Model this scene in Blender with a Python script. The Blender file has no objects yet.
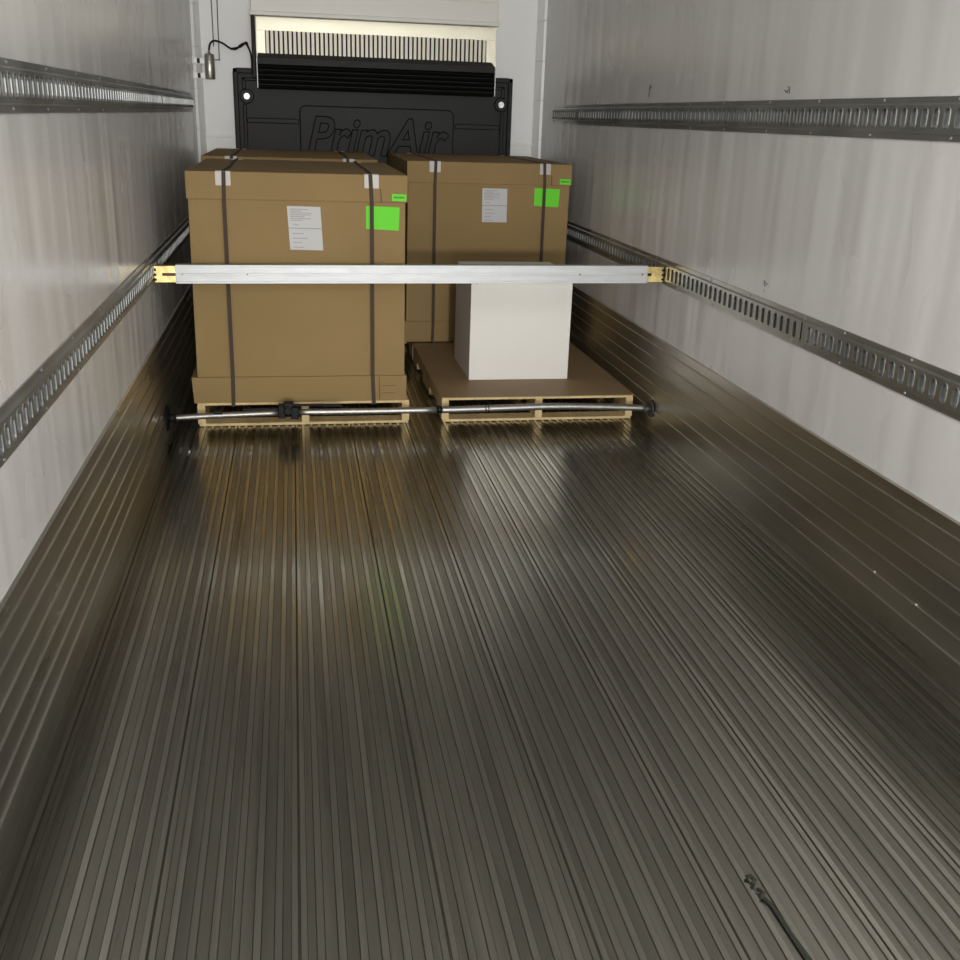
import bpy, bmesh, math, random
from mathutils import Vector, Matrix
random.seed(7)
S = bpy.context.scene
COL = S.collection

# ------------------------------------------------------------------ camera
cam = bpy.data.objects.new('camera', bpy.data.cameras.new('camera'))
COL.objects.link(cam)
F_PX = 1020.75
cam.data.sensor_width = 36.0
cam.data.lens = F_PX / 960 * 36.0
cam.data.clip_start = 0.05
YAW, PIT, ROL = 0.1825, 0.3409, 0.0324
fw = Vector((math.sin(YAW)*math.cos(PIT), math.cos(YAW)*math.cos(PIT), -math.sin(PIT)))
rt = Vector((math.cos(YAW), -math.sin(YAW), 0))
up = rt.cross(fw)
r2 = rt*math.cos(ROL) + up*math.sin(ROL)
u2 = -rt*math.sin(ROL) + up*math.cos(ROL)
M = Matrix((( r2.x, u2.x, -fw.x), (r2.y, u2.y, -fw.y), (r2.z, u2.z, -fw.z))).to_4x4()
M.translation = Vector((-0.5822, 0.0, 1.4893))
cam.matrix_world = M
S.camera = cam

# ------------------------------------------------------------------ world, lamps, exposure
W = bpy.data.worlds.new('world'); S.world = W; W.use_nodes = True
W.node_tree.nodes['Background'].inputs[0].default_value = (0.80, 0.84, 0.90, 1)
W.node_tree.nodes['Background'].inputs[1].default_value = 0.35

def lamp(name, kind, loc, aim, energy, color=(1, 1, 1), **kw):
    l = bpy.data.lights.new(name, kind); l.energy = energy; l.color = color
    for k, v in kw.items(): setattr(l, k, v)
    o = bpy.data.objects.new(name, l); COL.objects.link(o)
    o.location = loc
    o.rotation_euler = (Vector(aim) - Vector(loc)).to_track_quat('-Z', 'Y').to_euler()
    return o
# swing-arm dock lamp shining in at the open rear doors, and the daylight of the opening itself
lamp('dock_lamp', 'SPOT', (-0.42, -5.5, 1.62), (0.0, 7.9, 2.15), 1180, (1.0, 0.96, 0.88), spot_size=math.radians(36), spot_blend=1.0, shadow_soft_size=0.16)
lamp('rear_opening_daylight', 'AREA', (0, -5.4, 1.3), (0, 5, 1.3), 195, (0.92, 0.95, 1.0), shape='RECTANGLE', size=2.3, size_y=2.3)
# unseen overhead fill strips, added to brighten the walls
for yy in (-2.5, 1.2):
    lamp('overhead_fill_light', 'AREA', (0, yy, 2.54), (0, yy, 0), 32, (1.0, 0.97, 0.90), shape='RECTANGLE', size=0.12, size_y=1.2)

S.view_settings.view_transform = 'Standard'
S.view_settings.look = 'None'
S.view_settings.exposure = 0.0
S.view_settings.gamma = 1.0
S.view_settings.use_curve_mapping = False

# ------------------------------------------------------------------ materials
def srgb(r, g, b):
    f = lambda c: (c/255/12.92) if c/255 <= 0.04045 else ((c/255+0.055)/1.055)**2.4
    return (f(r), f(g), f(b), 1)
def mat(name, col, rough=0.5, metal=0.0, spec=0.5, bump=None, var=None, coat=0.0, rvar=None):
    """bump=(scale xyz, strength, distance); var=(scale xyz, amount); rvar=(scale xyz, lo, hi)"""
    m = bpy.data.materials.new(name); m.use_nodes = True
    nt = m.node_tree; b = nt.nodes['Principled BSDF']
    b.inputs['Base Color'].default_value = col
    b.inputs['Roughness'].default_value = rough
    b.inputs['Metallic'].default_value = metal
    b.inputs['Specular IOR Level'].default_value = spec
    b.inputs['Coat Weight'].default_value = coat
    b.inputs['Coat Roughness'].default_value = 0.12
    def noise(sc, detail=2.5):
        g = nt.nodes.new('ShaderNodeNewGeometry'); mp = nt.nodes.new('ShaderNodeMapping'); n = nt.nodes.new('ShaderNodeTexNoise')
        mp.inputs['Scale'].default_value = sc; n.inputs['Scale'].default_value = 1.0; n.inputs['Detail'].default_value = detail
        nt.links.new(g.outputs['Position'], mp.inputs['Vector']); nt.links.new(mp.outputs['Vector'], n.inputs['Vector'])
        return n.outputs['Fac']
    if bump:
        bm_ = nt.nodes.new('ShaderNodeBump'); bm_.inputs['Strength'].default_value = bump[1]; bm_.inputs['Distance'].default_value = bump[2]
        nt.links.new(noise(bump[0], bump[3] if len(bump) > 3 else 3), bm_.inputs['Height']); nt.links.new(bm_.outputs['Normal'], b.inputs['Normal'])
    if var:
        mr = nt.nodes.new('ShaderNodeMapRange'); mr.inputs['From Min'].default_value = 0.3; mr.inputs['From Max'].default_value = 0.7
        mr.inputs['To Min'].default_value = 1-var[1]; mr.inputs['To Max'].default_value = 1+var[1]
        nt.links.new(noise(var[0]), mr.inputs['Value'])
        vm = nt.nodes.new('ShaderNodeVectorMath'); vm.operation = 'SCALE'; vm.inputs[0].default_value = col[:3]
        nt.links.new(mr.outputs['Result'], vm.inputs['Scale']); nt.links.new(vm.outputs['Vector'], b.inputs['Base Color'])
    if rvar:
        mr = nt.nodes.new('ShaderNodeMapRange'); mr.inputs['From Min'].default_value = 0.3; mr.inputs['From Max'].default_value = 0.7
        mr.inputs['To Min'].default_value = rvar[1]; mr.inputs['To Max'].default_value = rvar[2]
        nt.links.new(noise(rvar[0]), mr.inputs['Value']); nt.links.new(mr.outputs['Result'], b.inputs['Roughness'])
    return m

m_wall = mat('glossy_white_liner', (0.76, 0.75, 0.745, 1), 0.22, 0, 0.5, bump=((0.6, 6.5, 0.8), 0.5, 0.02, 1.2), rvar=((1, 2.5, 1.2), 0.20, 0.30))
m_front = mat('white_front_panel', (0.91, 0.91, 0.90, 1), 0.45, bump=((3, 3, 3), 0.2, 0.01))
m_ceil = mat('white_ceiling', (0.80, 0.80, 0.79, 1), 0.3)
m_trim = mat('white_corner_trim', (0.93, 0.93, 0.91, 1), 0.3)
m_floor = mat('worn_aluminium_floor', (0.32, 0.309, 0.272, 1), 0.2, 1.0, bump=((120, 1.5, 1), 0.12, 0.001), var=((14, 0.5, 1), 0.18), rvar=((26, 0.8, 1), 0.20, 0.36))
m_rib = mat('worn_aluminium_rib', (0.46, 0.447, 0.395, 1), 0.2, 1.0, var=((40, 0.5, 1), 0.15), rvar=((30, 1.2, 1), 0.12, 0.27))
m_groove = mat('dirty_floor_joint', (0.13, 0.125, 0.10, 1), 0.5, 1.0)
m_kick = mat('aluminium_kick_plate', (0.54, 0.525, 0.48, 1), 0.32, 1.0, bump=((4, 3, 4), 0.1, 0.004, 1), var=((2, 1.2, 9), 0.12), rvar=((3, 1.0, 8), 0.26, 0.36))
m_track = mat('galvanised_track', (0.42, 0.43, 0.425, 1), 0.42, 1.0, var=((6, 3, 6), 0.2))
m_track_new = mat('bright_galvanised_track', (0.50, 0.50, 0.48, 1), 0.33, 1.0, var=((6, 3, 6), 0.1))
m_trackback = mat('track_backing', (0.23, 0.24, 0.238, 1), 0.5, 0.6)
m_slotdark = mat('dark_track_backing', (0.03, 0.03, 0.03, 1), 0.6)
m_rivet = mat('rivet_aluminium', (0.75, 0.75, 0.74, 1), 0.3, 1.0)
m_card = mat('brown_cardboard', (0.295, 0.200, 0.086, 1), 0.75, spec=0.25, bump=((9, 9, 2), 0.12, 0.01), var=((2.5, 2.5, 2.5), 0.05))
m_cardedge = mat('cardboard_seam', (0.07, 0.045, 0.02, 1), 0.9)
m_strap = mat('dark_plastic_strap', (0.075, 0.055, 0.042, 1), 0.75, spec=0.15)
m_clear = mat('cloudy_plastic', (0.50, 0.47, 0.43, 1), 0.4)
m_paper = mat('white_paper', (0.58, 0.58, 0.58, 1), 0.7)
m_ink = mat('grey_ink', (0.30, 0.30, 0.30, 1), 0.8)
m_green = mat('green_sticker', (0.13, 0.72, 0.010, 1), 0.6)
m_greend = mat('dark_green_ink', (0.05, 0.32, 0.02, 1), 0.6)
m_wood = mat('pale_pallet_wood', (0.74, 0.57, 0.30, 1), 0.7, spec=0.25, bump=((30, 30, 30), 0.2, 0.003), var=((12, 3, 12), 0.14))
m_board = mat('brown_hardboard', (0.30, 0.20, 0.105, 1), 0.55, spec=0.3, var=((2, 2, 2), 0.06))
m_white = mat('white_carton', (0.86, 0.84, 0.79, 1), 0.6, spec=0.3, var=((1.5, 1.5, 1.5), 0.02))
m_alu = mat('mill_aluminium', (0.47, 0.48, 0.485, 1), 0.5, 0.7, bump=((3, 40, 60), 0.12, 0.002), var=((7, 2, 40), 0.06))
m_zinc = mat('yellow_zinc', (0.60, 0.47, 0.20, 1), 0.4, 0.8, var=((40, 20, 40), 0.25))
m_red = mat('dark_red_plastic', (0.09, 0.008, 0.010, 1), 0.5)
m_steel = mat('galvanised_tube', (0.34, 0.33, 0.31, 1), 0.42, 0.9)
m_black = mat('black_moulded_plastic', (0.012, 0.012, 0.012, 1), 0.5, spec=0.22, bump=((4, 4, 4), 0.15, 0.01))
m_blacks = mat('black_matt_steel', (0.008, 0.008, 0.008, 1), 0.5, spec=0.2)
m_letter = mat('black_plastic_lettering', (0.016, 0.017, 0.015, 1), 0.55, spec=0.25)
m_letterline = mat('black_plastic_groove', (0.003, 0.003, 0.003, 1), 0.7, spec=0.1)
m_cover = mat('cream_painted_cover', (0.84, 0.815, 0.75, 1), 0.4)
m_grille = mat('bright_aluminium_sheet', (0.47, 0.445, 0.35, 1), 0.4, 0.6)
m_fin = mat('cream_grille_bar', (0.72, 0.68, 0.57, 1), 0.45, 0.2)
m_bolt = mat('bright_bolt', (0.85, 0.85, 0.85, 1), 0.3, 0.2)
m_sensor = mat('brushed_steel', (0.50, 0.47, 0.42, 1), 0.42, 0.9)
m_pad = mat('grey_pad', (0.09, 0.09, 0.085, 1), 0.5, 0.5)
m_debris = mat('dirt', (0.022, 0.026, 0.016, 1), 0.8)
m_crumb = mat('pale_crumb', (0.6, 0.58, 0.5, 1), 0.8)
m_pen = mat('pen_ink', (0.03, 0.03, 0.035, 1), 0.6)

# ------------------------------------------------------------------ mesh helpers
def quad(bm, pts, mi=0):
    f = bm.faces.new([bm.verts.new(p) for p in pts]); f.material_index = mi; return f
def box(bm, x0, x1, y0, y1, z0, z1, bev=0.0, mi=0, segs=2):
    g = bmesh.ops.create_cube(bm, size=1.0)
    for v in g['verts']:
        v.co = Vector(((x0+x1)/2 + v.co.x*(x1-x0), (y0+y1)/2 + v.co.y*(y1-y0), (z0+z1)/2 + v.co.z*(z1-z0)))
    fs = set(f for v in g['verts'] for f in v.link_faces)
    for f in fs: f.material_index = mi
    if bev:
        es = list(set(e for v in g['verts'] for e in v.link_edges))
        bmesh.ops.bevel(bm, geom=es, offset=bev, segments=segs, profile=0.5, affect='EDGES')
def tube(bm, pts, r, n=14, caps=True, mi=0):
    pts = [Vector(p) for p in pts]; rs = r if isinstance(r, (list, tuple)) else [r]*len(pts)
    rings = []; ref = None
    for i, p in enumerate(pts):
        d = (pts[min(i+1, len(pts)-1)] - pts[max(i-1, 0)]).normalized()
        if ref is None: ref = Vector((0, 0, 1)) if abs(d.z) < 0.9 else Vector((0, 1, 0))
        a = (ref - d*ref.dot(d)).normalized(); b = d.cross(a); ref = a
        rings.append([bm.verts.new(p + (a*math.cos(t) + b*math.sin(t))*rs[i]) for t in (2*math.pi*k/n for k in range(n))])
    for r0, r1 in zip(rings, rings[1:]):
        for k in range(n):
            f = bm.faces.new((r0[k], r0[(k+1) % n], r1[(k+1) % n], r1[k])); f.smooth = True; f.material_index = mi
    if caps:
        bm.faces.new(list(reversed(rings[0]))).material_index = mi; bm.faces.new(rings[-1]).material_index = mi
def smooth_path(pts, k=5):
    pts = [Vector(p) for p in pts]; out = []
    for i in range(len(pts)-1):
        p0, p1, p2, p3 = pts[max(i-1, 0)], pts[i], pts[i+1], pts[min(i+2, len(pts)-1)]
        for j in range(k):
            t = j/k
            out.append(0.5*((2*p1)+(p2-p0)*t+(2*p0-5*p1+4*p2-p3)*t*t+(3*p1-p0-3*p2+p3)*t**3))
    out.append(pts[-1]); return out
def obj(name, bm, mats, parent=None, recalc=True, kind=None, label=None):
    if recalc: bmesh.ops.recalc_face_normals(bm, faces=bm.faces[:])
    if parent is not None:
        L = Vector((0, 0, 0)); q = parent
        while q is not None: L += q.location; q = q.parent
        bmesh.ops.translate(bm, verts=bm.verts[:], vec=-L)
    me = bpy.data.meshes.new(name); bm.to_mesh(me); bm.free()
    for m in (mats if isinstance(mats, (list, tuple)) else [mats]): me.materials.append(m)
    o = bpy.data.objects.new(name, me); COL.objects.link(o)
    if parent is not None: o.parent = parent
    if kind: o['kind'] = kind
    if label: o['label'] = label
    return o
def thing(name, label, cat, loc=(0, 0, 0), group=None):
    o = bpy.data.objects.new(name, None); o.empty_display_size = 0.1; COL.objects.link(o)
    o.location = loc; o['label'] = label; o['category'] = cat
    if group: o['group'] = group
    return o
def tag(o, label, cat, group=None):
    o['label'] = label; o['category'] = cat
    if group: o['group'] = group
    return o
def dup(root, shift, label, skip=()):
    def rec(o, par):
        c = o.copy(); COL.objects.link(c); c.parent = par
        for ch in [k for k in bpy.data.objects if k.parent == o and k.name.split('.')[0] not in skip]:
            rec(ch, c)
        return c
    r = rec(root, None); r.location = root.location + Vector(shift); r['label'] = label
    return r

R = 1.245; Y0, Y1 = -5.6, 7.92; H = 2.60

# ------------------------------------------------------------------ shell
bm = bmesh.new(); box(bm, -R-0.06, -R, Y0, Y1, -0.05, H); obj('wall_left', bm, m_wall, kind='structure')
bm = bmesh.new(); box(bm, R, R+0.06, Y0, Y1, -0.05, H); obj('wall_right', bm, m_wall, kind='structure')
bm = bmesh.new(); box(bm, -R-0.06, R+0.06, Y1, Y1+0.08, -0.05, H+0.05); obj('wall_front', bm, m_front, kind='structure')
bm = bmesh.new(); box(bm, -R-0.06, R+0.06, Y0, Y1, H, H+0.05); obj('ceiling', bm, m_ceil, kind='structure')

# floor: one continuous extruded profile, planks with narrow raised ribs
bm = bmesh.new()
prof = [(-R, -0.003, 0)]     # x, z, material of the segment that follows
PITCH = 0.0400; PL = 7
x = -1.173; k = 0
xs = []
while x < R-0.02:
    if k % PL == 0:
        j = x
        xs.append(('joint', j))
    else:
        xs.append(('rib', x))
    x += PITCH; k += 1
for kind_, x in xs:
    if kind_ == 'rib':
        w = 0.0068
        prof += [(x-w-0.0022, -0.0030, 2), (x-w, 0.0, 1), (x+w, 0.0, 2), (x+w+0.0022, -0.0030, 0)]
    else:
        prof += [(x-0.0160, -0.003, 2), (x-0.0145, 0.0, 1), (x-0.0030, 0.0, 2), (x-0.0010, -0.003, 2),
                 (x+0.0010, -0.003, 2), (x+0.0030, 0.0, 1), (x+0.0145, 0.0, 2), (x+0.0160, -0.003, 0)]
prof += [(R, -0.003, 0)]
va = [bm.verts.new((x, Y0, z)) for x, z, _ in prof]; vb = [bm.verts.new((x, Y1, z)) for x, z, _ in prof]
for i in range(len(prof)-1):
    f = bm.faces.new((va[i], va[i+1], vb[i+1], vb[i])); f.material_index = prof[i][2]
for xa, ya in ((-R, Y0),):
    quad(bm, [(-R, Y0, -0.05), (R, Y0, -0.05), (R, Y1, -0.05), (-R, Y1, -0.05)])
fl = obj('floor', bm, [m_floor, m_rib, m_groove], kind='structure', recalc=False)

# kick plates along both walls
def kick(side, name):
    bm = bmesh.new(); s = side
    inn = 0.030
    pr = [(R, 0.452), (R-0.010, 0.449)]
    for z in (0.405, 0.340, 0.275, 0.210, 0.145, 0.082):
        d = 0.010 + (0.449-z)/0.449*0.020
        pr += [(R-d, z+0.007), (R-d-0.0055, z+0.0045), (R-d-0.0055, z-0.0045), (R-d, z-0.007)]
    pr += [(R-0.030, -0.004)]
    a = [bm.verts.new((s*x, Y0, z)) for x, z in pr]; b = [bm.verts.new((s*x, Y1, z)) for x, z in pr]
    for i in range(len(pr)-1): bm.faces.new((a[i], a[i+1], b[i+1], b[i]) if s > 0 else (a[i], b[i], b[i+1], a[i+1]))
    o = obj(name, bm, m_kick, kind='structure', recalc=False)
kick(-1, 'baseboard_left'); kick(1, 'baseboard_right')

# corner trims of the front wall (45 degree coves with short joints)
for s, nm in ((-1, 'trim_1'), (1, 'trim_2')):
    bm = bmesh.new()
    z = 0.0
    while z < H-0.01:
        z1 = min(z+0.27, H)
        for (a, b) in (((R, Y1-0.085), (R-0.018, Y1-0.080)), ((R-0.018, Y1-0.080), (R-0.052, Y1-0.018)), ((R-0.052, Y1-0.018), (R-0.054, Y1))):
            p = [(s*a[0], a[1], z+0.003), (s*b[0], b[1], z+0.003), (s*b[0], b[1], z1), (s*a[0], a[1], z1)]
            quad(bm, p if s > 0 else p[::-1])
        z = z1
    obj(nm, bm, m_trim, kind='structure', recalc=False)
bm = bmesh.new(); box(bm, -R+0.05, R-0.05, Y1-0.012, Y1, 1.300, 1.322, 0.003); obj('trim_3', bm, m_front, kind='structure')

# ------------------------------------------------------------------ load-securing tracks
def track(side, y0, y1, z0, mats, label, group, rivets=0.41, phase=0.0, hgt=0.121):
    s = side; bm = bmesh.new(); wall = s*(R-0.0006)
    X = lambda d: wall - s*d
    def q(p, mi=0): quad(bm, p, mi)
    prof = [(0.0, 0.0), (0.0, 0.0045), (0.017, 0.0045), (0.022, 0.014), (0.0285, 0.014)]
    def strip(pr):
        for (h0, d0), (h1, d1) in zip(pr, pr[1:]):
            q([(X(d0), y0, z0+h0), (X(d1), y0, z0+h1), (X(d1), y1, z0+h1), (X(d0), y1, z0+h0)])
    strip(prof); strip([(hgt-h, d) for h, d in prof])
    P = 0.0548; n = int((y1-y0-0.01)//P); ys = y0 + ((y1-y0)-n*P)/2
    hb, ht = z0+0.0285, z0+hgt-0.0285; zc = (hb+ht)/2; hh = (ht-hb)/2; D = 0.014
    for a, b in ((y0, ys), (ys+n*P, y1)): q([(X(D), a, hb), (X(D), b, hb), (X(D), b, ht), (X(D), a, ht)])
    a, c = 0.0140, 0.0155    # slot half width, straight half length
    for i in range(n):
        yc = ys+(i+0.5)*P; hw = P/2
        inner = []; outer = []
        for k in range(6):
            t = math.pi*k/5; inner.append((yc+a*math.cos(t), zc+c+a*math.sin(t)))
        outer += [(yc+hw, zc+hh*0.35), (yc+hw, ht), (yc+hw*0.35, ht), (yc-hw*0.35, ht), (yc-hw, ht), (yc-hw, zc+hh*0.35)]
        for k in range(6):
            t = math.pi+math.pi*k/5; inner.append((yc+a*math.cos(t), zc-c+a*math.sin(t)))
        outer += [(yc-hw, zc-hh*0.35), (yc-hw, hb), (yc-hw*0.35, hb), (yc+hw*0.35, hb), (yc+hw, hb), (yc+hw, zc-hh*0.35)]
        m = 12
        I = [bm.verts.new((X(D), y, z)) for y, z in inner]; O = [bm.verts.new((X(D), y, z)) for y, z in outer]
        L = [bm.verts.new((X(D+0.0022), yc+(y-yc)*1.0, z)) for y, z in inner]
        L2 = [bm.verts.new((X(D), yc+(y-yc)*1.16, zc+(z-zc)*1.07)) for y, z in inner]
        B = [bm.verts.new((X(0.005), y, z)) for y, z in inner]
        for k in range(m):
            k2 = (k+1) % m
            bm.faces.new((L2[k], L2[k2], O[k2], O[k]))
            bm.faces.new((L[k], L[k2], L2[k2], L2[k]))
            bm.faces.new((B[k], B[k2], L[k2], L[k]))
        for v in I: bm.verts.remove(v)
    q([(X(0.005), y0, hb), (X(0.005), y1, hb), (X(0.005), y1, ht), (X(0.005), y0, ht)], 1)
    y = y0+0.06+phase
    while y < y1-0.02:
        for h in (0.0085, hgt-0.0085):
            yy = y+random.uniform(-0.03, 0.03)
            c_ = Vector((X(0.0045), yy, z0+h)); rr = 0.0062
            top = bm.verts.new(c_ - Vector((s*0.005, 0, 0)))
            ring = [bm.verts.new(c_+Vector((0, rr*math.cos(t), rr*math.sin(t)))) for t in (k*math.pi/4 for k in range(8))]
            for k in range(8):
                f = bm.faces.new((ring[k], ring[(k+1) % 8], top)); f.material_index = 2
        y += rivets
    bmesh.ops.remove_doubles(bm, verts=bm.verts[:], dist=0.0001)
    o = obj('cargo_track', bm, mats)
    return tag(o, label, 'track', group)
old = [m_track, m_trackback, m_rivet]; new = [m_track_new, m_slotdark, m_rivet]
track(1, -1.0, 6.77, 1.466, old, 'long dull grey slotted rail high on the right wall', None)
track(1, 6.78, 7.50, 1.468, new, 'short bright end piece of slotted rail high on the right wall near the front', None, 0.3, hgt=0.116)
track(1, -1.0, 3.44, 0.727, old, 'dull grey slotted rail low on the right wall, nearest piece', None)
track(1, 3.45, 5.02, 0.727, new, 'bright slotted rail low on the right wall where the silver beam hooks in', None)
track(1, 5.03, 7.45, 0.727, old, 'dull grey slotted rail low on the right wall beside the rear brown box', None)
track(-1, -1.0, 5.70, 1.466, old, 'long dull grey slotted rail high on the left wall', None)
track(-1, 5.71, 7.50, 1.466, old, 'far end piece of slotted rail high on the left wall by the steel cylinder', None)
track(-1, -1.0, 5.05, 0.727, old, 'dull grey slotted rail low on the left wall where the beam hooks in', None)
track(-1, 5.06, 7.45, 0.727, old, 'dark slotted rail low on the left wall behind the front brown box', None)

# ------------------------------------------------------------------ pallets
def pallet(x0, x1, y0, y1, label, h=0.120):
    t = thing('wooden_pallet', label, 'pallet', ((x0+x1)/2, (y0+y1)/2, 0), 'pale wooden pallets')
    # three notched stringers
    for xc in (x0+0.017, (x0+x1)/2, x1-0.018):
        bm = bmesh.new(); L = y1-y0
        seg = [(0, .16), (.16, .38), (.38, .62), (.62, .84), (.84, 1)]
        for i, (a, b) in enumerate(seg):
            zb = 0.014 if i % 2 == 0 else 0.055
            box(bm, xc-0.0185, xc+0.0185, y0+a*L, y0+b*L, zb, h-0.013)
        bmesh.ops.remove_doubles(bm, verts=bm.verts[:], dist=0.0001)
        obj('stringer', bm, m_wood, t)
    n = 7; wd = 0.10; gap = (y1-y0-n*wd)/(n-1)
    for i in range(n):
        bm = bmesh.new(); a = y0+i*(wd+gap); box(bm, x0, x1, a, a+wd, h-0.013, h, 0.0015); obj('deck_board', bm, m_wood, t)
    for i in range(3):
        bm = bmesh.new(); a = y0+i*(y1-y0-wd)/2; box(bm, x0+0.004, x1-0.004, a, a+wd, 0.0005, 0.014, 0.0015); obj('bottom_board', bm, m_wood, t)
    return t
PF = 5.03
pallet(-1.083, -0.035, PF, PF+1.32, 'wooden pallet under the big brown box at the front left')
pallet(0.135, 1.157, PF, PF+1.32, 'wooden pallet under the brown board that carries the white carton', 0.1285)
pallet(-1.118, -0.070, 6.39, 7.71, 'wooden pallet under the second brown box on the left, behind the first')
pallet(0.135, 1.130, 6.40, 7.71, 'wooden pallet under the brown box at the rear right')
bm = bmesh.new(); box(bm, 0.128, 1.160, 5.024, 6.352, 0.1287, 0.1325, 0.0008); 
tag(obj('flat_board', bm, m_board), 'flat brown board covering the right front pallet beneath the white carton', 'board')

# ------------------------------------------------------------------ strapped cardboard boxes
def big_box(ox, oy, oz, label):
    """ox,oy,oz: left, front, bottom of the lidded box"""
    Wd, Dp, Ht = 1.026, 1.30, 1.100
    t = thing('cardboard_box', label, 'box', (ox+Wd/2, oy+Dp/2, oz), 'big strapped cardboard boxes')
    g = 0.010
    bm = bmesh.new(); box(bm, ox+g, ox+Wd-g, oy+g*0.8, oy+Dp-g, oz+0.004, oz+Ht-0.006, 0.004)
    for v in bm.verts:      # the sleeve bulges a little towards its lower left
        if v.co.x < ox+Wd/2: v.co.x -= 0.002 + 0.010*(oz+Ht-v.co.z)/Ht
    obj('body', bm, m_card, t)
    bm = bmesh.new()   # lid, open underneath
    box(bm, ox, ox+Wd, oy, oy+Dp, oz+Ht-0.126, oz+Ht, 0.004)
    lid = obj('lid', bm, m_card, t)
    ex = ox+0.012
    bm = bmesh.new(); quad(bm, [(ex+0.885, oy-0.0008, oz+Ht-0.126), (ex+0.890, oy-0.0008, oz+Ht-0.126), (ex+0.886, oy-0.0008, oz+Ht-0.062), (ex+0.883, oy-0.0008, oz+Ht-0.062)])
    obj('seam', bm, m_cardedge, lid)
    bm = bmesh.new()   # tray flaring outward at its upper rim
    z0, z1 = oz, oz+0.130; tp = 0.013; bt = 0.004
    lo = [(ox-bt-0.017, oy-bt), (ox+Wd+bt-0.006, oy-bt), (ox+Wd+bt-0.006, oy+Dp+bt), (ox-bt-0.017, oy+Dp+bt)]
    hi = [(ox-tp-0.014, oy-tp*0.6), (ox+Wd+tp-0.014, oy-tp*0.6), (ox+Wd+tp-0.014, oy+Dp+tp), (ox-tp-0.014, oy+Dp+tp)]
    A = [bm.verts.new((x, y, z0)) for x, y in lo]; B = [bm.verts.new((x, y, z1)) for x, y in hi]
    C = [bm.verts.new((x, y, z1-0.001)) for x, y in ((ox+g, oy+g*0.8), (ox+Wd-g, oy+g*0.8), (ox+Wd-g, oy+Dp-g), (ox+g, oy+Dp-g))]
    for i in range(4):
        j = (i+1) % 4; bm.faces.new((A[i], A[j], B[j], B[i])); bm.faces.new((B[i], B[j], C[j], C[i]))
    bm.faces.new(A[::-1])
    tray = obj('tray', bm, m_card, t)
    bm = bmesh.new()
    fy = oy-0.0098
    quad(bm, [(ex+0.876, fy+0.0005, z0+0.006), (ex+0.879, fy+0.0005, z0+0.006), (ex+0.876, fy-0.0005, z1-0.004), (ex+0.873, fy-0.0005, z1-0.004)])
    for zz in (z0+0.040, z0+0.078): quad(bm, [(ex+0.885, fy, zz), (ex+0.955, fy, zz+0.001), (ex+0.955, fy, zz+0.003), (ex+0.885, fy, zz+0.002)])
    obj('seam', bm, m_cardedge, tray)
    for sx, wob in ((0.170, 0.004), (0.854, -0.006)):
        bm = bmesh.new(); w = 0.0095; th = 0.0016
        # path in the y-z plane, standing off the tray rim
        path = [(oy-0.013, oz-0.016, -wob), (oy-0.0135, oz+0.13, 0), (oy-0.0045, oz+Ht-0.13, 0), (oy-0.0045, oz+Ht-0.004, wob), (oy-0.0015, oz+Ht+0.0035, wob),
                (oy+Dp*0.35, oz+Ht+0.002, wob+0.006), (oy+Dp*0.7, oz+Ht+0.002, wob-0.002), (oy+Dp+0.002, oz+Ht+0.0035, wob), (oy+Dp+0.0045, oz+Ht-0.004, 0), (oy+Dp+0.018, oz+0.13, 0), (oy+Dp+0.018, oz+0.001, 0)]
        pv = [Vector((ox+sx+dx, y, z)) for y, z, dx in path]
        rows = []
        for i, p in enumerate(pv):
            d = (pv[min(i+1, len(pv)-1)]-pv[max(i-1, 0)]).normalized(); nn = Vector((1, 0, 0)).cross(d).normalized()
            rows.append([bm.verts.new(p+Vector((sg*w, 0, 0))+nn*hh) for sg, hh in ((-1, th/2), (1, th/2), (1, -th/2), (-1, -th/2))])
        for a, b in zip(rows, rows[1:]):
            for k in range(4): bm.faces.new((a[k], a[(k+1) % 4], b[(k+1) % 4], b[k]))
        bm.faces.new(rows[0]); bm.faces.new(rows[-1][::-1])
        st = obj('strap', bm, m_strap, t)
        for ya, yb, yc_ in ((oy-0.0030, oy+0.055, oy), (oy+Dp-0.055, oy+Dp+0.0030, oy+Dp)):
            bm = bmesh.new(); xa, xb = ox+sx-0.034, ox+sx+0.034
            box(bm, xa, xb, ya, yb, oz+Ht, oz+Ht+0.0016)
            if yc_ == oy: box(bm, xa, xb, ya, ya+0.0016, oz+Ht-0.062, oz+Ht+0.0016)
            else: box(bm, xa, xb, yb-0.0016, yb, oz+Ht-0.062, oz+Ht+0.0016)
            obj('corner_protector', bm, m_clear, st, label='whitish translucent plastic corner protector')
    gb = bmesh.new(); gy = oy+g*0.8-0.0012
    quad(gb, [(ex+0.815, gy, oz+0.850), (ex+0.972, gy, oz+0.843), (ex+0.976, gy, oz+0.952), (ex+0.815, gy, oz+0.956)])
    obj('large_sticker', gb, m_green, t, label='large green sticker')
    gb = bmesh.new(); gy = oy-0.0012
    quad(gb, [(ex+0.938, gy, oz+0.982), (ex+1.006, gy, oz+0.980), (ex+1.008, gy, oz+1.012), (ex+0.938, gy, oz+1.014)])
    gs = obj('small_sticker', gb, m_green, t, label='small green sticker')
    gb = bmesh.new(); quad(gb, [(ex+0.946, gy-.0005, oz+0.994), (ex+0.998, gy-.0005, oz+0.994), (ex+0.998, gy-.0005, oz+1.002), (ex+0.946, gy-.0005, oz+1.003)])
    obj('printed_line', gb, m_greend, gs)
    return t
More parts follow.
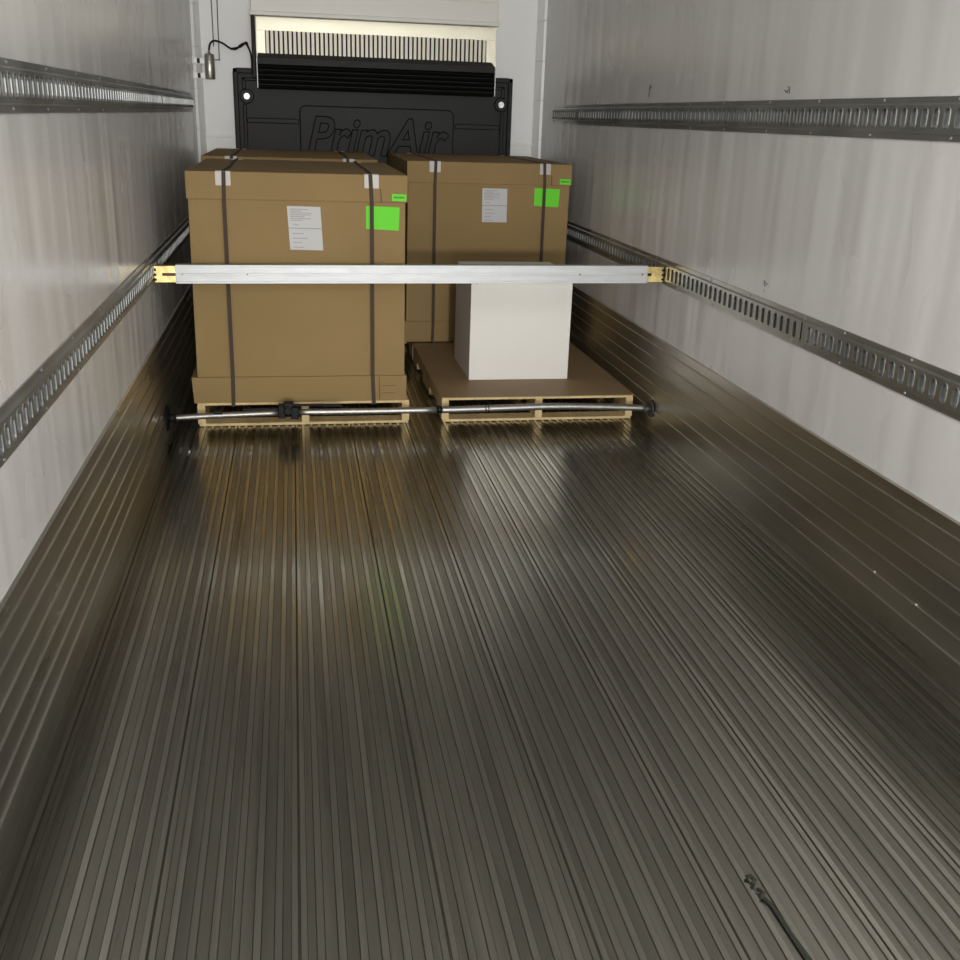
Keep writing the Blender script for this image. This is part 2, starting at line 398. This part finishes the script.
def paper(t, lean, dx):
    """paper label in two halves, printed lines too small to read"""
    ox, oy, oz = t.location.x-1.026/2+0.012, t.location.y-0.65, t.location.z
    lb = bmesh.new(); lx, lz = ox+0.527+dx, oz+0.848
    def lp(u, v, d=0.0): return (lx+u+v*lean, oy+0.0068-d, lz+u*lean*0.3+v)
    quad(lb, [lp(-0.078, -0.101), lp(0.078, -0.101), lp(0.078, 0.101), lp(-0.078, 0.101)])
    lab = obj('paper_label', lb, m_paper, t, label='white paper label')
    pb = bmesh.new()
    def ln(u0, u1, v, hgt=0.0028): quad(pb, [lp(u0, v, .0004), lp(u1, v, .0004), lp(u1, v+hgt, .0004), lp(u0, v+hgt, .0004)])
    for i, u1 in enumerate((0.02, -0.01, 0.035, 0.03, 0.0, 0.03, -0.01)): ln(-0.066, u1, 0.086-i*0.0085)
    ln(-0.056, -0.028, 0.014)
    ln(-0.078, 0.078, -0.002, 0.0035)
    for v, u1 in ((-0.026, -0.01), (-0.048, 0.008), (-0.068, -0.02), (-0.090, -0.01)): ln(-0.062, u1, v)
    obj('printed_lines', pb, m_ink, lab)
b1 = big_box(-1.075, PF, 0.1205, 'brown strapped box at the front left, whole front face in view')
b2 = dup(b1, (0.091+1.075, 6.40-PF, 0.012), 'brown strapped box at the rear right, behind the white carton')
dup(b1, (-1.112+1.075, 6.40-PF, 0.012), 'brown strapped box directly behind the front left one, only its top showing', skip=('large_sticker', 'small_sticker', 'printed_line'))
for c in b2.children:
    if c.name.startswith('large_sticker'): c.location.x -= 0.033
paper(b1, -0.05, 0.0); paper(b2, -0.012, 0.006)

# white carton standing on the board
t = thing('white_carton', 'plain white square carton standing on the brown board', 'box', (0.607, 5.65, 0.1327))
x0, x1, y0, y1, z0, z1 = 0.330, 0.886, 5.380, 5.920, 0.1327, 0.700
bm = bmesh.new(); box(bm, x0, x1, y0, y1, z0, z1, 0.003); obj('body', bm, m_white, t)
bm = bmesh.new(); box(bm, x0+0.001, x1-0.001, y0-0.0016, y1+0.0016, z1-0.0005, z1+0.003, 0.001); obj('top_flap', bm, m_white, t)
bm = bmesh.new(); quad(bm, [(x0+0.022, y0-0.0008, z1-0.045), (x0+0.036, y0-0.0008, z1-0.045), (x0+0.036, y0-0.0008, z1-0.002), (x0+0.022, y0-0.0008, z1-0.002)]); obj('tape', bm, m_clear, t)

# ------------------------------------------------------------------ decking beam
t = thing('decking_beam', 'silver aluminium cargo beam spanning wall to wall in front of the boxes', 'cargo beam', (0, 4.953, 0.770))
bm = bmesh.new(); a, b = -1.134, 1.146; yf, yb, zb, zt = 4.930, 4.975, 0.727, 0.813
# hollow profile with shallow recess on the face
box(bm, a, b, yf+0.002, yb, zb, zt, 0.002)
for za, zb_ in ((zb, zb+0.010), (zt-0.010, zt), (0.7655, 0.7745)): box(bm, a, b, yf, yf+0.004, za, zb_, 0.0008)
obj('beam', bm, m_alu, t)
for xr in (a+0.030, a+0.325, b-0.35, b-0.028):
    bm = bmesh.new(); tube(bm, [(xr, yf+0.003, 0.770), (xr, yf-0.002, 0.770)], 0.0062, 10); tube(bm, [(xr, yf-0.002, 0.770), (xr, yf-0.0026, 0.770)], 0.0028, 8, mi=1)
    obj('rivet', bm, [m_steel, m_blacks], t)
for s, xi, xo in ((-1, a, -1.2290), (1, b, 1.2290)):
    bm = bmesh.new(); z0, z1 = 0.733, 0.807; y = 4.934
    lo, hi = min(xi, xo), max(xi, xo)
    sl0, sl1 = (xi-0.060, xi+0.003) if s < 0 else (xi-0.003, xi+0.022)
    box(bm, lo, hi, y, yb-0.004, z0, 0.762); box(bm, lo, hi, y, yb-0.004, 0.776, z1)
    if s < 0: box(bm, lo, sl0, y, yb-0.004, 0.762, 0.776)
    else: box(bm, sl1, hi, y, yb-0.004, 0.762, 0.776)
    e = obj('end_bracket', bm, m_zinc, t, label='yellow zinc-plated end bracket')
    bm = bmesh.new(); box(bm, sl0, sl1, y+0.004, yb-0.006, 0.7622, 0.7758); obj('slide', bm, m_red if s < 0 else m_blacks, e)
    bm = bmesh.new()
    for zz in (0.745, 0.768, 0.791): box(bm, xo-0.004, xo+0.010 if s > 0 else xo-0.0045+0.012, y-0.003, yb-0.002, zz-0.006, zz+0.006, 0.002)
    for k in range(3): box(bm, xo-s*0.006-0.004, xo-s*0.006+0.004, y-0.0025, y, 0.742+k*0.022, 0.750+k*0.022)
    obj('hook', bm, m_blacks, e)
t.rotation_euler = (0, -0.005, 0)

# ------------------------------------------------------------------ round cargo bar with ratchet
t = thing('round_cargo_bar', 'thin round steel cargo bar with black ratchet low in front of the pallets', 'cargo bar', (0, 4.90, 0))
bm = bmesh.new(); tube(bm, smooth_path([(-1.195, 4.9, 0.084), (-0.99, 4.9, 0.093), (-0.68, 4.9, 0.101)], 4), 0.0145); obj('inner_tube', bm, m_steel, t)
bm = bmesh.new(); tube(bm, smooth_path([(-0.60, 4.9, 0.103), (-0.30, 4.9, 0.102), (0.10, 4.9, 0.102)], 4), 0.0160); obj('outer_tube', bm, m_steel, t)
bm = bmesh.new(); tube(bm, smooth_path([(0.104, 4.9, 0.102), (0.31, 4.9, 0.104), (0.67, 4.9, 0.110), (0.94, 4.9, 0.104), (1.190, 4.9, 0.093)], 5), 0.0175); obj('outer_tube', bm, m_steel, t)
for xa, xb in ((0.090, 0.116), (0.335, 0.340), (0.350, 0.355)):
    bm = bmesh.new(); tube(bm, [(xa, 4.9, 0.1035), (xb, 4.9, 0.1035)], 0.0192); obj('collar', bm, m_blacks, t)
bm = bmesh.new()
box(bm, -0.690, -0.655, 4.872, 4.930, 0.078, 0.142, 0.005); box(bm, -0.630, -0.592, 4.868, 4.930, 0.074, 0.132, 0.005)
box(bm, -0.665, -0.615, 4.868, 4.925, 0.094, 0.156, 0.008); tube(bm, [(-0.642, 4.862, 0.118), (-0.642, 4.932, 0.118)], 0.017, 12)
for k in range(8):
    an = k*math.pi/4; tube(bm, [(-0.642+0.017*math.cos(an), 4.866, 0.118+0.017*math.sin(an)), (-0.642+0.023*math.cos(an), 4.866, 0.118+0.023*math.sin(an))], 0.0035, 6)
rt_ = obj('ratchet', bm, m_blacks, t)
bm = bmesh.new(); box(bm, -0.655, -0.640, 4.885, 4.915, 0.140, 0.150); box(bm, -0.650, -0.470, 4.890, 4.912, 0.134, 0.143, 0.003); box(bm, -0.480, -0.380, 4.893, 4.909, 0.128, 0.138, 0.003); obj('handle', bm, m_blacks, rt_)
bm = bmesh.new(); box(bm, -0.86, -0.69, 4.905, 4.920, 0.108, 0.122, 0.003); obj('release_latch', bm, m_blacks, t)
bm = bmesh.new(); box(bm, -0.995, -0.955, 4.885, 4.915, 0.100, 0.118, 0.004); obj('lock_button', bm, m_blacks, t)
for s, zc, th in ((-1, 0.084, 0), (1, 0.090, 0.0)):
    bm = bmesh.new()
    xo = s*1.2145; xi = s*1.198
    rr = 0.064 if s < 0 else 0.046
    tube(bm, [(xo, 4.9, zc), (s*1.2085, 4.9, zc)], [rr, rr*0.95], 20)
    tube(bm, [(s*1.209, 4.9, zc), (s*1.172, 4.9, zc+0.001)], [0.022, 0.0165], 16)
    obj('foot_pad', bm, m_blacks if s < 0 else m_pad, t, label='round foot pad')

# ------------------------------------------------------------------ black air-return bulkhead panel
t = thing('bulkhead_panel', 'black moulded plastic air-return panel with raised lettering on the front wall', 'wall panel', (0.025, 7.87, 0.06))
xl, xr, zt, zb, yf = -0.985, 1.020, 1.768, 0.06, 7.872
def rounded(bm, x0, x1, z0, z1, yb, yf_, r, n=6):
    pts = []
    for cx, cz, a0_ in ((x1-r, z1-r, 0), (x0+r, z1-r, 90), (x0+r, z0+r, 180), (x1-r, z0+r, 270)):
        for k in range(n+1):
            an = math.radians(a0_+90*k/n); pts.append((cx, cz, math.cos(an), math.sin(an)))
    ch = 0.008; rings = []
    for rr, yy in ((r, yb), (r, yf_+ch), (r-ch*0.35, yf_+ch*0.3), (r-ch, yf_)):
        rings.append([bm.verts.new((cx+c*rr, yy, cz+s_*rr)) for cx, cz, c, s_ in pts])
    for a, b in zip(rings, rings[1:]):
        for k in range(len(a)): bm.faces.new((a[k], a[(k+1) % len(a)], b[(k+1) % len(a)], b[k]))
    bm.faces.new(rings[0]); bm.faces.new(rings[-1])
bm = bmesh.new(); rounded(bm, xl, xr, zb, zt, Y1-0.001, yf, 0.035); pan = obj('panel', bm, m_black, t)
bm = bmesh.new()
def rail(x0, x1, z0, z1, d=0.016, bev=0.006): box(bm, x0, x1, yf-d, yf+0.002, z0, z1, bev)
rail(xl+0.004, xl+0.036, zb+0.02, zt-0.004, 0.022); rail(xr-0.036, xr-0.004, zb+0.02, zt-0.004, 0.022)
rail(xl+0.004, xr-0.004, zt-0.036, zt-0.004, 0.022)
rail(xl+0.062, xl+0.088, zb+0.04, 1.530); rail(xr-0.088, xr-0.062, zb+0.04, 1.530)
rail(xl+0.062, xl+0.088, 1.628, zt-0.062); rail(xr-0.088, xr-0.062, 1.628, zt-0.062)
rail(xl+0.062, xl+0.20, zt-0.084, zt-0.062); rail(xr-0.20, xr-0.062, zt-0.084, zt-0.062)
obj('rim', bm, m_black, t)
for z in (1.405, 1.190, 0.95, 0.70):
    for a_, b_ in ((xl+0.088, -0.535), (0.595, xr-0.088)):
        bm = bmesh.new(); rail(a_, b_, z, z+0.036, 0.014); obj('rib', bm, m_black, t)
bm = bmesh.new(); rounded(bm, -0.530, 0.585, 0.60, 1.535, yf+0.002, yf-0.020, 0.045); pl = obj('nameplate', bm, m_black, t)
for bx in (-0.893, 0.934):
    bm = bmesh.new(); bz = 1.582
    tube(bm, [(bx, yf+0.001, bz), (bx, yf-0.016, bz)], 0.050, 24); tube(bm, [(bx, yf-0.016, bz), (bx, yf-0.020, bz)], [0.050, 0.044], 24)
    cup = obj('bolt_cup', bm, m_black, t)
    bm = bmesh.new(); tube(bm, [(bx, yf-0.020, bz), (bx, yf-0.026, bz)], [0.023, 0.020], 20); tube(bm, [(bx, yf-0.026, bz), (bx, yf-0.032, bz)], [0.012, 0.010], 6)
    obj('bolt', bm, m_bolt, cup, label='bright round bolt head')
# raised lettering with a grooved outline
def lettering(fill):
    cu = bpy.data.curves.new('lettering', 'FONT'); cu.body = 'PrimAir'; cu.size = 1.0; cu.shear = 0.28; cu.space_character = 0.98
    cu.resolution_u = 4
    if fill: cu.extrude = 0.012; cu.offset = 0.012
    else: cu.fill_mode = 'NONE'; cu.bevel_depth = 0.014; cu.bevel_resolution = 1; cu.offset = 0.016
    tmp = bpy.data.objects.new('tmp', cu); COL.objects.link(tmp)
    bpy.context.view_layer.update()
    dg = bpy.context.evaluated_depsgraph_get()
    me = bpy.data.meshes.new_from_object(tmp.evaluated_get(dg)); bpy.data.objects.remove(tmp)
    xs_ = [v.co.x for v in me.vertices]; ys_ = [v.co.y for v in me.vertices]
    return me, min(xs_), max(xs_), min(ys_), max(ys_)
me, a0, a1, c0, c1 = lettering(True)
sx = (0.545+0.475)/(a1-a0); base, capz = 1.205, 1.462
sz = (capz-base)/(c1-c0)
def place(me, nm, m, par, depth):
    L = Vector((0, 0, 0)); q = par
    while q is not None: L += q.location; q = q.parent
    for v in me.vertices:
        x, y, z = v.co; v.co = Vector((-0.475+(x-a0)*sx, depth-z*0.35, base+(y-c0)*sz)) - L
    me.materials.clear(); me.materials.append(m); me.name = nm
    o = bpy.data.objects.new(nm, me); COL.objects.link(o); o.parent = par; return o
place(me, 'lettering', m_letter, pl, yf-0.0225)
me, *_ = lettering(False); place(me, 'lettering_outline', m_letterline, pl, yf-0.0225)

# ------------------------------------------------------------------ refrigeration unit: cover, slotted grille, black louvre
t = thing('refrigeration_unit', 'cream and aluminium cooling unit with slotted grille high on the front wall', 'cooling unit', (0.02, 7.8, 1.63))
bm = bmesh.new()
box(bm, -0.838, 0.862, 7.695, Y1-0.001, 2.112, H-0.002, 0.006); box(bm, -0.848, 0.872, 7.682, 7.72, 2.096, 2.124, 0.005); box(bm, -0.838, 0.862, 7.689, 7.70, 2.245, 2.252, 0.002)
obj('cover', bm, m_cover, t)
bm = bmesh.new(); y = 7.86
box(bm, -0.812, -0.752, y, y+0.010, 1.84, 2.0145); box(bm, 0.812, 0.882, y, y+0.010, 1.84, 2.0145)
box(bm, -0.812, 0.882, y, y+0.010, 2.015, 2.105, 0.001)
for k in range(5):
    xx = -0.70+k*0.37; tube(bm, [(xx, y, 2.025), (xx, y-0.006, 2.025)], 0.007, 8)
gr = obj('grille_frame', bm, m_grille, t)
bm = bmesh.new(); N = 50; w = (0.812+0.752)/N
for k in range(N):
    c = -0.752+(k+0.5)*w; box(bm, c-w*0.32, c+w*0.32, y-0.002, y+0.006, 1.835, 2.016, 0.001)
obj('grille_bars', bm, m_fin, gr)
bm = bmesh.new(); box(bm, -0.752, 0.812, y+0.030, y+0.034, 1.835, 2.02); obj('dark_interior', bm, m_blacks, gr)
bm = bmesh.new()   # louvre: sloping top band and five ribs
def prism(pr, x0, x1):
    A = [bm.verts.new((x0, yy, zz)) for yy, zz in pr]; B = [bm.verts.new((x1, yy, zz)) for yy, zz in pr]
    n = len(pr)
    for i in range(n): bm.faces.new((A[i], A[(i+1) % n], B[(i+1) % n], B[i]))
    bm.faces.new(A[::-1]); bm.faces.new(B)
prism([(7.848, 1.868), (7.700, 1.832), (7.700, 1.792), (7.715, 1.786), (7.848, 1.786)], -0.806, 0.850)
for k in range(5):
    z = 1.784-k*0.031; prism([(7.848, z), (7.706, z), (7.698, z-0.006), (7.704, z-0.014), (7.730, z-0.026), (7.848, z-0.026)], -0.806, 0.850)
prism([(7.848, 1.64), (7.745, 1.64), (7.745, 1.80), (7.848, 1.80)], -0.80, 0.845)
obj('louvre', bm, m_blacks, t, label='black ribbed louvre')
for xx in (-0.812, 0.852):
    bm = bmesh.new(); box(bm, xx, xx+0.006, 7.700, 7.866, 1.636, 1.830, 0.001); obj('end_plate', bm, m_alu, t)
bm = bmesh.new(); box(bm, -0.842, -0.816, 7.75, 7.866, 1.70, 2.100, 0.006); obj('side_gasket', bm, m_blacks, t, label='black side gasket')

# ------------------------------------------------------------------ steel sensor cylinder, cable and thin wire loop
t = thing('steel_cylinder', 'brushed steel sensor cylinder clamped at the left corner of the front wall', 'sensor', (-1.132, 7.80, 1.765))
bm = bmesh.new(); tube(bm, [(-1.132, 7.80, 1.683), (-1.132, 7.80, 1.690), (-1.132, 7.80, 1.838), (-1.132, 7.80, 1.846), (-1.132, 7.80, 1.850), (-1.132, 7.80, 1.866)], [0.030, 0.034, 0.034, 0.028, 0.010, 0.006], 24); obj('body', bm, m_sensor, t)
for z in (1.800, 1.705):
    bm = bmesh.new(); box(bm, -1.2445, -1.160, 7.80, 7.812, z-0.020, z+0.020, 0.002); box(bm, -1.2445, -1.238, 7.770, 7.812, z-0.028, z+0.028, 0.002); obj('bracket', bm, m_trim, t)
    bm = bmesh.new(); box(bm, -1.215, -1.196, 7.787, 7.800, z-0.016, z+0.016, 0.002); obj('clip', bm, m_blacks, t)
pts = [(-1.132, 7.80, 1.868), (-1.122, 7.80, 1.909), (-1.094, 7.80, 1.931), (-1.042, 7.81, 1.920), (-0.99, 7.81, 1.889), (-0.95, 7.81, 1.884), (-0.921, 7.80, 1.908), (-0.885, 7.79, 1.922), (-0.862, 7.79, 1.890), (-0.848, 7.79, 1.837), (-0.846, 7.80, 1.74)]
bm = bmesh.new(); tube(bm, smooth_path(pts, 5), 0.0065, 8)
tube(bm, smooth_path([(-0.99, 7.80, 1.884), (-0.955, 7.795, 1.890), (-0.915, 7.79, 1.900), (-0.878, 7.785, 1.930), (-0.868, 7.785, 1.908)], 4), 0.0055, 8)
tag(obj('sensor_cable', bm, m_blacks), 'short black cable drooping from the steel cylinder to the cooling unit', 'cable')
bm = bmesh.new(); tube(bm, smooth_path([(-1.106, 7.912, 1.90), (-1.106, 7.912, 2.10), (-1.106, 7.912, 2.30), (-1.100, 7.912, 2.345), (-1.070, 7.912, 2.345), (-1.066, 7.912, 2.30), (-1.070, 7.912, 2.05), (-1.072, 7.912, 1.83), (-1.074, 7.912, 1.815), (-1.115, 7.912, 1.815)], 3), 0.0035, 6)
tag(obj('thin_wire_loop', bm, m_blacks), 'thin dark upright wire loop on the front wall behind the steel cylinder', 'wire')

# ------------------------------------------------------------------ pen marks on the right wall
def pen(y, z, strokes, label):
    bm = bmesh.new()
    for st in strokes:
        tube(bm, [(R-0.0006, y-u, z+v) for u, v in st], 0.0016, 5)
    tag(obj('pen_mark', bm, m_pen), label, 'pen mark')
pen(5.42, 1.648, [[(-.01, -.03), (0, 0), (.005, .028)], [(0.005, .028), (.02, .015), (-.005, .005)], [(-.012, .012), (.012, .02)]], 'small pen mark on the right wall above the rail, further from the camera')
pen(3.83, 1.618, [[(-.02, .004), (.0, -.006), (.012, .008)], [(.004, .016), (.02, .012), (.022, -.008)]], 'small pen mark on the right wall above the rail, nearer the camera')
pen(3.81, 0.900, [[(-.016, .016), (-.012, .0), (.004, -.004)], [(-.004, .012), (.008, .004), (.02, .006)], [(-.01, -.022), (-.007, -.026)]], 'small pen squiggle on the right wall above the lower bright rail')

# ------------------------------------------------------------------ bits on the floor
bm = bmesh.new()
random.seed(3)
sp = [(a+0.013, b-0.036) for a, b in ((0.300, 1.640), (0.306, 1.600), (0.318, 1.570), (0.321, 1.50), (0.325, 1.44), (0.329, 1.38), (0.333, 1.30))]
pts = [Vector((x, y, 0.004)) for x, y in sp]
tube(bm, [pts[0]+Vector((-0.004, 0.008, 0)), pts[0]+Vector((0.006, 0.006, 0.004)), pts[0]+Vector((0.010, -0.006, 0.004)), pts[0]+Vector((0.002, -0.014, 0.0))], 0.0045, 6)
tube(bm, [pts[1]+Vector((0.0, 0.012, 0)), pts[1]+Vector((0.008, -0.002, 0.002)), pts[1]+Vector((-0.002, -0.014, 0.0))], 0.004, 6)
rows = []
for i, p in enumerate(pts[1:]):
    w = (0.003, 0.004, 0.005, 0.0065, 0.008, 0.009)[i]
    rows.append([bm.verts.new(p+Vector((-w, 0, -0.003))), bm.verts.new(p+Vector((-w*0.4, 0, 0.0005))), bm.verts.new(p+Vector((w*0.5, 0, 0.0008))), bm.verts.new(p+Vector((w, 0, -0.003)))])
for a, b in zip(rows, rows[1:]):
    for k in range(3): bm.faces.new((a[k], a[k+1], b[k+1], b[k]))
tag(obj('dirt_streak', bm, m_debris), 'dark dirty streak with a crumb at its tip on the floor nearest the camera', 'dirt')
for (cx, cy, lab) in ((1.2185, 2.725, 'tiny pale crumb caught on a rib of the right kick plate, further one'), (1.2185, 2.49, 'tiny pale crumb caught on a rib of the right kick plate, nearer one')):
    bm = bmesh.new(); bmesh.ops.create_icosphere(bm, subdivisions=1, radius=0.0035)
    for v in bm.verts: v.co = Vector((v.co.x*1.1, v.co.y*0.8, v.co.z*0.8)) * random.uniform(0.8, 1.2) + Vector((cx, cy, 0.1535))
    tag(obj('crumb', bm, m_crumb), lab, 'crumb', None)
